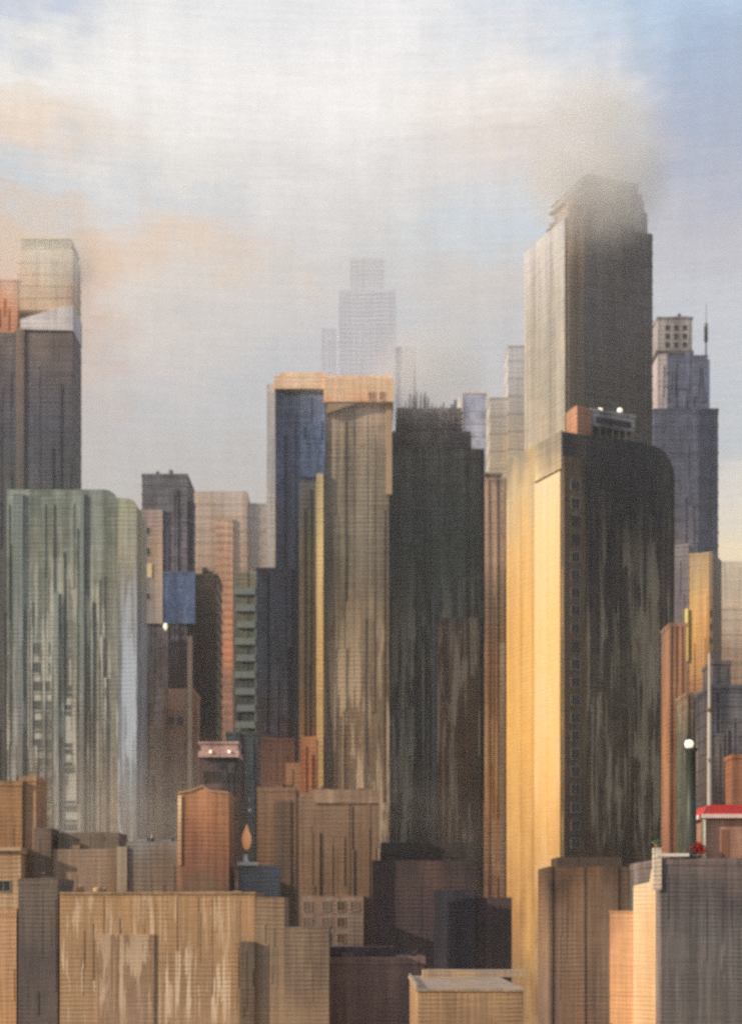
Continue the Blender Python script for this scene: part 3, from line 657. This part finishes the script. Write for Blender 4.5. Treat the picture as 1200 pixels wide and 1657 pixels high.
# black lamp column
d = dM + 2
r = thing('lamp_column', 'black column topped by a glowing round white lamp on the roof terrace', 'lamp', (X(1117, d), d, zr))
zz = lambda py: Z(py, d) - zr
ux = d / F
MB().lathe([(1.4, 0), (1.4, .5), (.95, .6), (.85, zz(1216)), (1.2, zz(1214)), (1.2, zz(1211))], 0, 0, 14).make('column', plain('green_black_column', (48, 54, 48), .5), r)
MB().lathe([(.25, zz(1211)), (.62, zz(1209)), (.8, zz(1203.5)), (.6, zz(1198.5)), (.1, zz(1197))], -3*ux, 0, 14).make('globe', M_lamp, r)
# pale mast
d = dM + 5
r = thing('mast', 'tall pale metal mast on the roof terrace behind the red roofed pavilion', 'mast', (X(1147, d), d, zr))
zz = lambda py: Z(py, d) - zr
m = MB(); m.lathe([(.75, 0), (.7, .4), (.42, .6), (.40, zz(1150)), (.30, zz(1148)), (.26, zz(1062)), (.1, zz(1056))], 0, 0, 12); m.make('pole', plain('pale_mast_metal', (176,164,148), k=.9), r)
m = MB(); m.lathe([(.55, zz(1152)), (.55, zz(1146))], 0, 0, 12); m.make('collar', M_dframe, r)

# --- cream pillar building
d = 262.
th = math.radians(-38)
r = thing('cream_block', 'sunlit cream and peach block with a stepped top at the bottom right', 'building', (X(1000, d), d, 0), th)
k = d / F
mcm = facade('cream_stucco', [(1657,(238,186,128)),(1500,(236,190,134)),(1430,(232,204,158))], d, 1.0, alt=(246,214,164), band=.1, grain=.14, rib=.05, drip=((250,226,184),.4,1400,1660))
mpe = facade('peach_stucco', [(1657,(226,160,100)),(1560,(214,148,96)),(1480,(176,122,84))], d, 1.02, alt=(236,180,124), band=.16, rib=.05)
def corner(px, dd): return X(px, dd)
cxm, cm, sm = X(1000, d), math.cos(th), math.sin(th)
def mx(px): q = (px-600)/F; return (q*d - cxm) / (cm - q*sm)
m = MB(); m.box(mx(986), mx(1026), 0, 4, 0, Z(1476, d)); m.box(mx(985), mx(1026), -.15, 4.1, Z(1476, d)+.003, Z(1474, d)); m.make('peach_wall', mpe, r)
a0, a1, a2 = mx(1026) + .02, mx(1052), mx(1069)
m = MB(); m.prism([(a0, 0), (a2, 0), (a2, Z(1404, d)), (a1 + .4, Z(1408, d)), (a1, Z(1428, d)), (a0, Z(1434, d))], -.5, 4.3); m.make('cream_wall', mcm, r)

# --- brown podiums beneath the gold wall
d = 330.
b = B('brown_podium', 'rust brown low building with pale streaks under the corner tower', 'building', 886, 992, d)
b.block('wall', 888, 1052, 1402, facade('brown_stucco', [(1657,(120,98,80)),(1530,(134,106,80)),(1460,(114,90,68)),(1402,(78,62,48))], d, .68, alt=(156,112,76), altamt=.5, band=.3, rib=.2, drip=((164,140,112), .6, 1420, 1660)), 22, p=.12, n=3, pw=.6, pp=.25, parapet=False, clutter=5)
b.block('roof_step', 905, 1010, 1386, plain('roof_step_brown', (74,60,48)), 12, yo=4, bottom=1404, parapet=False)

# ================================================================== lower centre
d = 370.
b = B('dark_purple_block', 'dark purple brown windowless block below the black tower', 'building', 598, 828, d)
mpp = facade('purple_black_stucco', [(1600,(84,72,68)),(1520,(60,52,54)),(1440,(66,54,54)),(1380,(52,46,44))], d, .60, alt=(96,70,66), altamt=.45, band=.3, rib=.34, grain=.26)
b.block('side_wall', 771, 828, 1452, mpp, 16, yo=.8, p=.15, parapet=False)
b.block('wall', 602, 770, 1392, mpp, 22, p=.15, parapet=False, clutter=6); b.block('rear_step', 616, 776, 1362, facade('black_stucco', [(1400,(48,44,42)),(1362,(56,52,48))], d, .6, rib=.3), 16, yo=5, bottom=1394, parapet=False)
b.slab('navy_panel', 702, 767, 1440, 1580, facade('ink_blue_panel', [(1580,(58,54,60)),(1440,(46,44,52))], d, .60, band=.3, rib=.3), -.5, .2)

d = 410.
b = B('brown_plain_building', 'broad plain brown building with a small windowed front below the tan stone tower', 'building', 462, 614, d)
mpb = facade('plain_brown_stucco', [(1657,(112,92,76)),(1450,(122,96,72)),(1380,(126,98,72)),(1280,(140,112,86))], d, .68, alt=(148,118,90), altamt=.4, band=.16, drip=((166,138,110), .55, 1270, 1400))
b.block('wall', 464, 612, 1283, mpb, 24, p=.12, parapet=False, clutter=4)
b.slab('upper_band', 508, 612, 1278, 1300, facade('pale_brown_band', [(1300,(160,130,102)),(1278,(150,122,94))], d, .68, drip=((186,158,126),.6,1270,1310)), -.5, .2)
M_olivep = plain('olive_pane', (74, 66, 50)); M_taupep = plain('taupe_pane', (112, 98, 84))
mfr = facade('rosy_plaster', [(1540,(124,104,86)),(1450,(154,126,102))], d, .70, alt=(130,116,100), altamt=.6, band=.4)
b.slab('plaster_front', 480, 588, 1450, 1540, mfr, -1.2, .2)
for px in (498, 528, 552, 574):
    for i, py in enumerate((1474, 1500, 1526)):
        if px == 574 and i: continue
        add_window(b.r, b.x(px), b.z(py), 2.2, 2.6, -1.2, plain('rose_frame', (172,142,116)) if (px, i) == (498, 0) else bpy.data.materials['rose_frame'], M_olivep if px == 552 else M_taupep)

d = 360.
b = B('orange_brown_annex', 'orange brown annex with a flat top left of the broad plain brown building', 'building', 413, 482, d)
b.block('wall', 416, 478, 1276, facade('orange_brown_stucco', [(1440,(108,88,68)),(1350,(130,98,72)),(1276,(132,104,80))], d, .74, alt=(146,112,82), altamt=.4, band=.2), 16, p=.1, clutter=3)
b.slab('recess_panel', 444, 470, 1296, 1446, facade('dark_olive_panel', [(1440,(96,80,62)),(1296,(98,78,58))], d, .66), -.35, .1)
d = 520.
b = B('red_brick_block', 'dark reddish brick block at the foot of the navy wing', 'building', 408, 474, d)
b.block('wall', 412, 476, 1196, facade('dark_red_brick', [(1330,(96,70,56)),(1196,(76,56,50))], d, .64, alt=(110,66,58), altamt=.5, band=.3, rib=.25), 18, p=.12, clutter=3)
d = 510.
b = B('orange_sliver_block', 'bright orange narrow block left of the pale gold fin', 'building', 476, 514, d)
b.block('wall', 488, 512, 1194, facade('bright_orange_stucco', [(1330,(150,98,64)),(1250,(156,98,60)),(1194,(170,118,76))], d, .78, alt=(190,128,74), altamt=.5, band=.3), 14, p=.1); b.block('lower_part', 462, 490, 1236, facade('dull_orange_stucco', [(1330,(136,98,70)),(1236,(160,114,76))], d, .70, band=.3), 12, yo=1, p=.1)

d = 236.
b = B('grey_brown_block', 'low grey brown streaked block at the bottom centre', 'building', 524, 686, d)
b.block('wall', 526, 686, 1552, facade('grey_brown_stucco', [(1657,(104,86,76)),(1552,(118,94,80))], d, .66, alt=(134,104,88), band=.25, rib=.2, drip=((150,130,114), .5, 1540, 1660)), 12, p=.15, clutter=4)
b.block('dark_attic', 528, 640, 1533, facade('plum_attic', [(1552,(78,64,66)),(1530,(70,56,58))], d, .6, rib=.3), 8, yo=2, bottom=1554, p=.15, parapet=False)
d = 229.4
b = B('olive_block', 'olive brown low block with tall pale streaks left of the bottom centre', 'building', 384, 534, d)
b.block('wall', 460, 532, 1500, facade('olive_brown_stucco', [(1657,(142,118,90)),(1590,(118,98,78)),(1500,(106,88,72))], d, .67, alt=(150,126,98), band=.22, drip=((182,160,126), .6, 1560, 1660)), 12, p=.1, parapet=False)
b.block('tan_wall', 412, 460, 1452, facade('khaki_stucco', [(1657,(146,122,92)),(1520,(140,118,90)),(1452,(138,112,84))], d, .68, alt=(158,132,100), band=.2), 12, yo=.4, p=.1, parapet=False)
b.block('dark_wall', 388, 412, 1524, facade('drab_stucco', [(1657,(112,94,74)),(1524,(104,88,72))], d, .66), .9, yo=-.55, parapet=False)

# tan roof in front, seen from above
b = B('tan_roof_building', 'low building with a pale flat roof and tan parapet at the bottom centre right', 'building', 662, 830, 185.)
z = H - 9.6
m = MB(); m.box(b.x(676), b.x(846), 0, 40, 0, z); m.make('wall', facade('tan_low_stucco', [(1657,(150,118,84)),(1600,(166,132,92))], 185., .7, band=.3), b.r)
m = MB(); m.box(b.x(673), b.x(849), -.2, 40.2, z, z + .3); m.box(b.x(700), b.x(900), 36, 40.4, z + .3, z + 1.3); m.box(b.x(673), b.x(677), .2, 35.8, z + .3, z + .8); m.make('roof', facade('pale_roof_felt', [(1657,(172,144,108)),(1560,(150,132,116))], 185., .8, alt=(196,158,100), band=.2), b.r)

# ================================================================== lower left
d = 230.
b = B('tan_building', 'wide sunny tan building with pale vertical streaks at the lower left', 'building', 97, 412, d)
mtn = facade('tan_stucco', [(1657,(166,134,98)),(1560,(158,126,90)),(1445,(172,134,90))], d, .70, alt=(186,146,98), altamt=.5, band=.12, grain=.16, rib=.10, drip=((216,190,152), .9, 1330, 1690, .02))
b.block('wall', 97, 412, 1447, mtn, 20, p=.06, parapet=False, clutter=7)
b.slab('panel', 158, 250, 1512, 1680, facade('taupe_panel', [(1657,(156,126,96)),(1512,(144,114,84))], d, .70, band=.1, drip=((206,178,140), .8, 1330, 1690, .03)), -.25, .1)
m = MB(); m.box(b.x(97)-.1, b.x(412)+.1, -.2, 20, b.z(1447)-.02, b.z(1443)); m.make('coping', facade('brown_coping', [(1447,(156,126,90)),(1440,(146,118,86))], d, .68), b.r)
d = 230.6
b = B('dark_grey_pier_block', 'narrow dark grey block between two tan buildings at the lower left', 'building', 28, 98, d)
b.block('wall', 30, 94, 1425, facade('dark_grey_stucco', [(1657,(90,80,70)),(1550,(82,74,68)),(1425,(108,94,78))], d, .66, alt=(100,88,78), band=.14, rib=.1, drip=((140,128,112), .4, 1360, 1560)), 12, p=.05, clutter=3)
d = 231.
b = B('left_tan_block', 'orange tan block cut by the left bottom corner', 'building', -60, 30, d)
b.block('wall', -60, 27, 1474, facade('orange_tan_stucco', [(1657,(196,146,98)),(1474,(186,142,100))], d, .70, alt=(214,166,112), band=.16, drip=((206,176,136), .5, 1460, 1600)), 12, p=.05)

d = 346.
b = B('cream_shed', 'small cream walled shed with dark openings at the left edge', 'building', -40, 36, d)
b.block('wall', -40, 34, 1376, facade('cream_plaster', [(1500,(150,112,80)),(1440,(190,156,112)),(1376,(172,134,96))], d, .70, alt=(222,192,144), altamt=.5, band=.3), 10, p=.2)
add_window(b.r, b.x(6), b.z(1442), 3.2, 2.4, 0, M_frame, M_pane)
b.slab('eave', -40, 36, 1371, 1377, plain('eave_tan', (176,146,112)), -1., 10.)
d = 352.
b = B('orange_house', 'orange brown house with a ragged top under the green glass tower', 'building', -40, 60, d)
b.block('wall', -40, 36, 1266, facade('orange_house_stucco', [(1400,(118,86,60)),(1330,(156,112,70)),(1266,(146,110,74))], d, .74, alt=(180,138,90), altamt=.5, band=.3, drip=((196,160,112),.5,1260,1400)), 14, p=.15, clutter=3)
b.block('wing', 36.3, 57, 1258, facade('sandy_stucco', [(1430,(130,104,80)),(1258,(166,126,84))], d, .70, alt=(190,150,104), band=.3, drip=((180,164,140),.6,1240,1440)), 12, yo=1, p=.15)
d = 350.
b = B('taupe_building', 'taupe brown building with pale paint runs below the green glass tower', 'building', 56, 204, d)
b.block('wall', 58, 200, 1374, facade('taupe_stucco', [(1480,(124,98,72)),(1400,(134,110,86)),(1348,(124,106,86))], d, .68, alt=(146,122,96), altamt=.5, band=.3, drip=((178,160,134), .75, 1330, 1470)), 16, p=.15, parapet=False, clutter=5)
b.block('upper_part', 92, 190, 1346, facade('dim_taupe_stucco', [(1350,(112,98,80)),(1300,(132,116,98))], d, .68, drip=((178,166,146), .7, 1290, 1360)), 12, yo=2, bottom=1376, parapet=False)
b.block('dark_part', 56, 84, 1340, facade('dusky_stucco', [(1430,(96,80,64)),(1322,(100,84,68))], d, .66), 9, yo=-.6, parapet=False)
d = 345.
b = B('smoky_building', 'smoky grey building with a darkened front under the pale streaked stair tower', 'building', 190, 290, d)
b.block('wall', 204, 288, 1362, facade('smoky_stucco', [(1450,(118,98,76)),(1400,(112,98,82)),(1362,(122,120,112))], d, .66, alt=(116,108,94), band=.3, drip=((160,156,144), .8, 1350, 1450)), 14, p=.12, parapet=False, clutter=4)
for px in (198,): b.slab('pale_pilaster', 190, 206, 1370, 1460, facade('pale_pilaster_stone', [(1450,(142,122,96)),(1370,(150,136,112))], d, .68), -.6, 4.)
d = 330.
b = B('orange_gabled_house', 'orange brown house with a low gable and a left edge painted cream as if lit', 'building', 284, 372, d)
mgh = facade('russet_stucco', [(1440,(112,86,64)),(1390,(134,88,62)),(1320,(164,112,74)),(1282,(176,124,86))], d, .70, alt=(188,136,92), altamt=.4, band=.3, drip=((206,166,122), .65, 1275, 1430))
m = MB(); m.prism([(b.x(288), 0), (b.x(370), 0), (b.x(370), b.z(1284)), (b.x(340), b.z(1281)), (b.x(328), b.z(1273)), (b.x(308), b.z(1281)), (b.x(288), b.z(1284))], 0, 14); m.make('wall', mgh, b.r)
m = MB(); 
for (pa, ya), (pb, yb) in (((370,1284),(340,1281)),((340,1281),(328,1273)),((328,1273),(308,1281)),((308,1281),(288,1284))):
    m.prism([(b.x(pa), b.z(ya)+.003), (b.x(pb), b.z(yb)+.003), (b.x(pb), b.z(yb)+.35), (b.x(pa), b.z(ya)+.35)], -.3, 14.2)
m.make('roof', plain('tan_roof_edge', (178,136,98)), b.r)
b.slab('lit_edge', 288, 294, 1288, 1400, facade('lit_edge_cream', [(1400,(170,126,88)),(1310,(226,190,142)),(1288,(232,200,156))], d, .74), -.3, .1)  # light along the left edge painted as a cream strip
d = 420.
b = B('canopy_building', 'dark building with a pinkish roof canopy beside the navy gap', 'building', 318, 392, d)
b.block('wall', 324, 386, 1228, facade('plum_black_stucco', [(1400,(58,46,44)),(1290,(66,52,52)),(1228,(44,44,50))], d, .6, alt=(96,80,78), band=.4, pane=(12, 20, .6)), 12, p=.1, parapet=False)
m = MB(); m.box(b.x(322), b.x(387), -1.4, 12, b.z(1226), b.z(1216)); m.box(b.x(326), b.x(385), -1.0, 10, b.z(1216)+.003, b.z(1204)); m.box(b.x(322), b.x(387), -1.5, 11, b.z(1204)+.003, b.z(1201)); m.make('canopy', facade('pink_canopy_paint', [(1226,(176,140,124)),(1200,(160,122,108))], d, .70, alt=(206,176,156), band=.3), b.r)
for px in (342, 372): 
    m = MB(); m.lathe([(.1, b.z(1220)), (.35, b.z(1219)), (.4, b.z(1216.5)), (.1, b.z(1214.5))], b.x(px), -1.7, 10); m.make('spot_light', M_lamp, b.r)
for px, py in ((334, 1262), (348, 1262), (374, 1250), (360, 1262)): add_window(b.r, b.x(px), b.z(py), 1.5, 2.4, 0, M_dframe, M_panem if px == 374 else M_pane)
d = 440.
b = B('navy_gap_block', 'deep navy narrow block behind the hanging lantern', 'building', 364, 416, d)
b.block('wall', 366, 416, 1186, facade('deep_navy_stucco', [(1420,(30,30,34)),(1300,(36,44,56)),(1230,(50,58,62)),(1186,(62,66,66))], d, .58, alt=(56,66,74), band=.3, pane=(10, 14, .5)), 14, p=.1, step=4, h=.4, clutter=3)

d = 335.
b = B('blue_grey_wall_block', 'low blue grey block with a white ledge under the lantern', 'building', 384, 452, d)
b.block('wall', 386, 450, 1401, facade('blue_grey_stucco', [(1450,(96,94,90)),(1401,(104,104,100))], d, .66, alt=(98,108,114), band=.2), 10, p=.05, parapet=False)
b.slab('ledge', 384, 418, 1395, 1400.5, plain('ledge_white', (196,186,172)), -.8, .6)
zl = Z(1395, d)
r = thing('lantern', 'orange teardrop lantern on a thin pole above the white ledge', 'lantern', (X(399, d), d - .1, zl)); zz = lambda py: Z(py, d) - zl
MB().lathe([(.05, zz(1376)), (.7, zz(1372)), (1.1, zz(1361)), (1.0, zz(1352)), (.5, zz(1343)), (.15, zz(1336)), (.05, zz(1334))], 0, 0, 16).make('lamp_shade', M_lampo, r)
MB().box(.55, .75, .3, .5, 0, zz(1290)).box(.0, .75, .3, .42, zz(1335), zz(1333)).make('pole', plain('grey_pole', (120, 116, 112)), r)
MB().lathe([(.35, zz(1314)), (.42, zz(1311)), (.1, zz(1308))], .65, .4, 8).make('finial', M_white, r)
r = thing('white_pot', 'small white stepped pot standing on the white ledge below the lantern', 'pot', (X(397, d), d - .3, zl)); 
MB().lathe([(.6, 0), (.75, .12), (.7, .5), (.5, .6), (.55, 1.2), (.62, 1.6), (.45, 1.65)], 0, 0, 14).make('pot', plain('white_pot_glaze', (206,196,186), k=.8), r)

# ================================================================== haze
def haze():
    m = bpy.data.materials.new('haze_air'); m.use_nodes = True; t = m.node_tree
    t.nodes.remove(t.nodes['Principled BSDF'])
    v = t.nodes.new('ShaderNodeVolumePrincipled'); v.inputs['Color'].default_value = (.92, .92, .94, 1)
    v.inputs['Density'].default_value = HAZE; v.inputs['Anisotropy'].default_value = .2
    t.links.new(v.outputs[0], t.nodes['Material Output'].inputs['Volume'])
    MB().box(-3600, 3600, -400, 7200, -3.5, 1400).make('haze', m, kind='stuff')
HAZE = .00010
haze()

def mist(px, row, d, rx, ry, rz, dens, seed, low=-1., high=.2, tone=(.97, .985, 1.)):
    """a soft patch of low cloud round a tower top or over the streets: density grows upwards and dies out at the rim"""
    m = bpy.data.materials.new('mist_air'); m.use_nodes = True; t = m.node_tree; b = NB(t)
    t.nodes.remove(t.nodes['Principled BSDF'])
    v = t.nodes.new('ShaderNodeVolumePrincipled'); v.inputs['Color'].default_value = (*tone, 1); v.inputs['Anisotropy'].default_value = 0.
    tc = t.nodes.new('ShaderNodeTexCoord'); p = b.vm('MULTIPLY', tc.outputs['Object'], (1/rx, 1/ry, 1/rz))
    r = b.vm('LENGTH', p, out=1); z = b.sep(p)[2]
    n = b.noise(b.vm('ADD', p, (seed*3.1, seed*7.7, 0.)), (1.6, 1.6, 1.9), 4, .6)
    f = b.m('MULTIPLY', b.m('SUBTRACT', 1., b.mr(r, .45, 1.)), b.mr(z, low, high))
    f = b.m('MULTIPLY', f, b.mr(n, .30, .62))
    b.put(v.inputs['Density'], b.m('MULTIPLY', f, dens))
    t.links.new(v.outputs[0], t.nodes['Material Output'].inputs['Volume'])
    mb = MB(); prof = [(math.sin(a*math.pi/12)*.999 + 1e-3, -math.cos(a*math.pi/12)) for a in range(13)]
    mb.lathe([(q, w) for q, w in prof], 0, 0, 20)
    for w in mb.bm.verts: w.co = Vector((w.co.x*rx, w.co.y*ry, w.co.z*rz))
    o = mb.make('mist', m, kind='stuff'); o.location = (X(px, d), d, Z(row, d))
mist(965, 275, 888, 52, 42, 64, .055, 1, -1.15, .1)
mist(62, 425, 758, 36, 38, 44, .038, 2, -1.15, .4)
mist(690, 620, 622, 32, 28, 30, .040, 3, -1.2, .3)
mist(560, 640, 580, 26, 16, 22, .010, 5, -1.2, .3)
mist(250, 1400, 440, 60, 38, 48, .007, 7, -2.6, -1.3, (.94, .88, .80))  # brown smog added here and below to wash out the tower bases
mist(640, 1430, 465, 50, 26, 40, .006, 9, -2.6, -1.3, (.92, .84, .76))
S.cycles.volume_step_rate = 1.5; S.cycles.volume_max_steps = 64
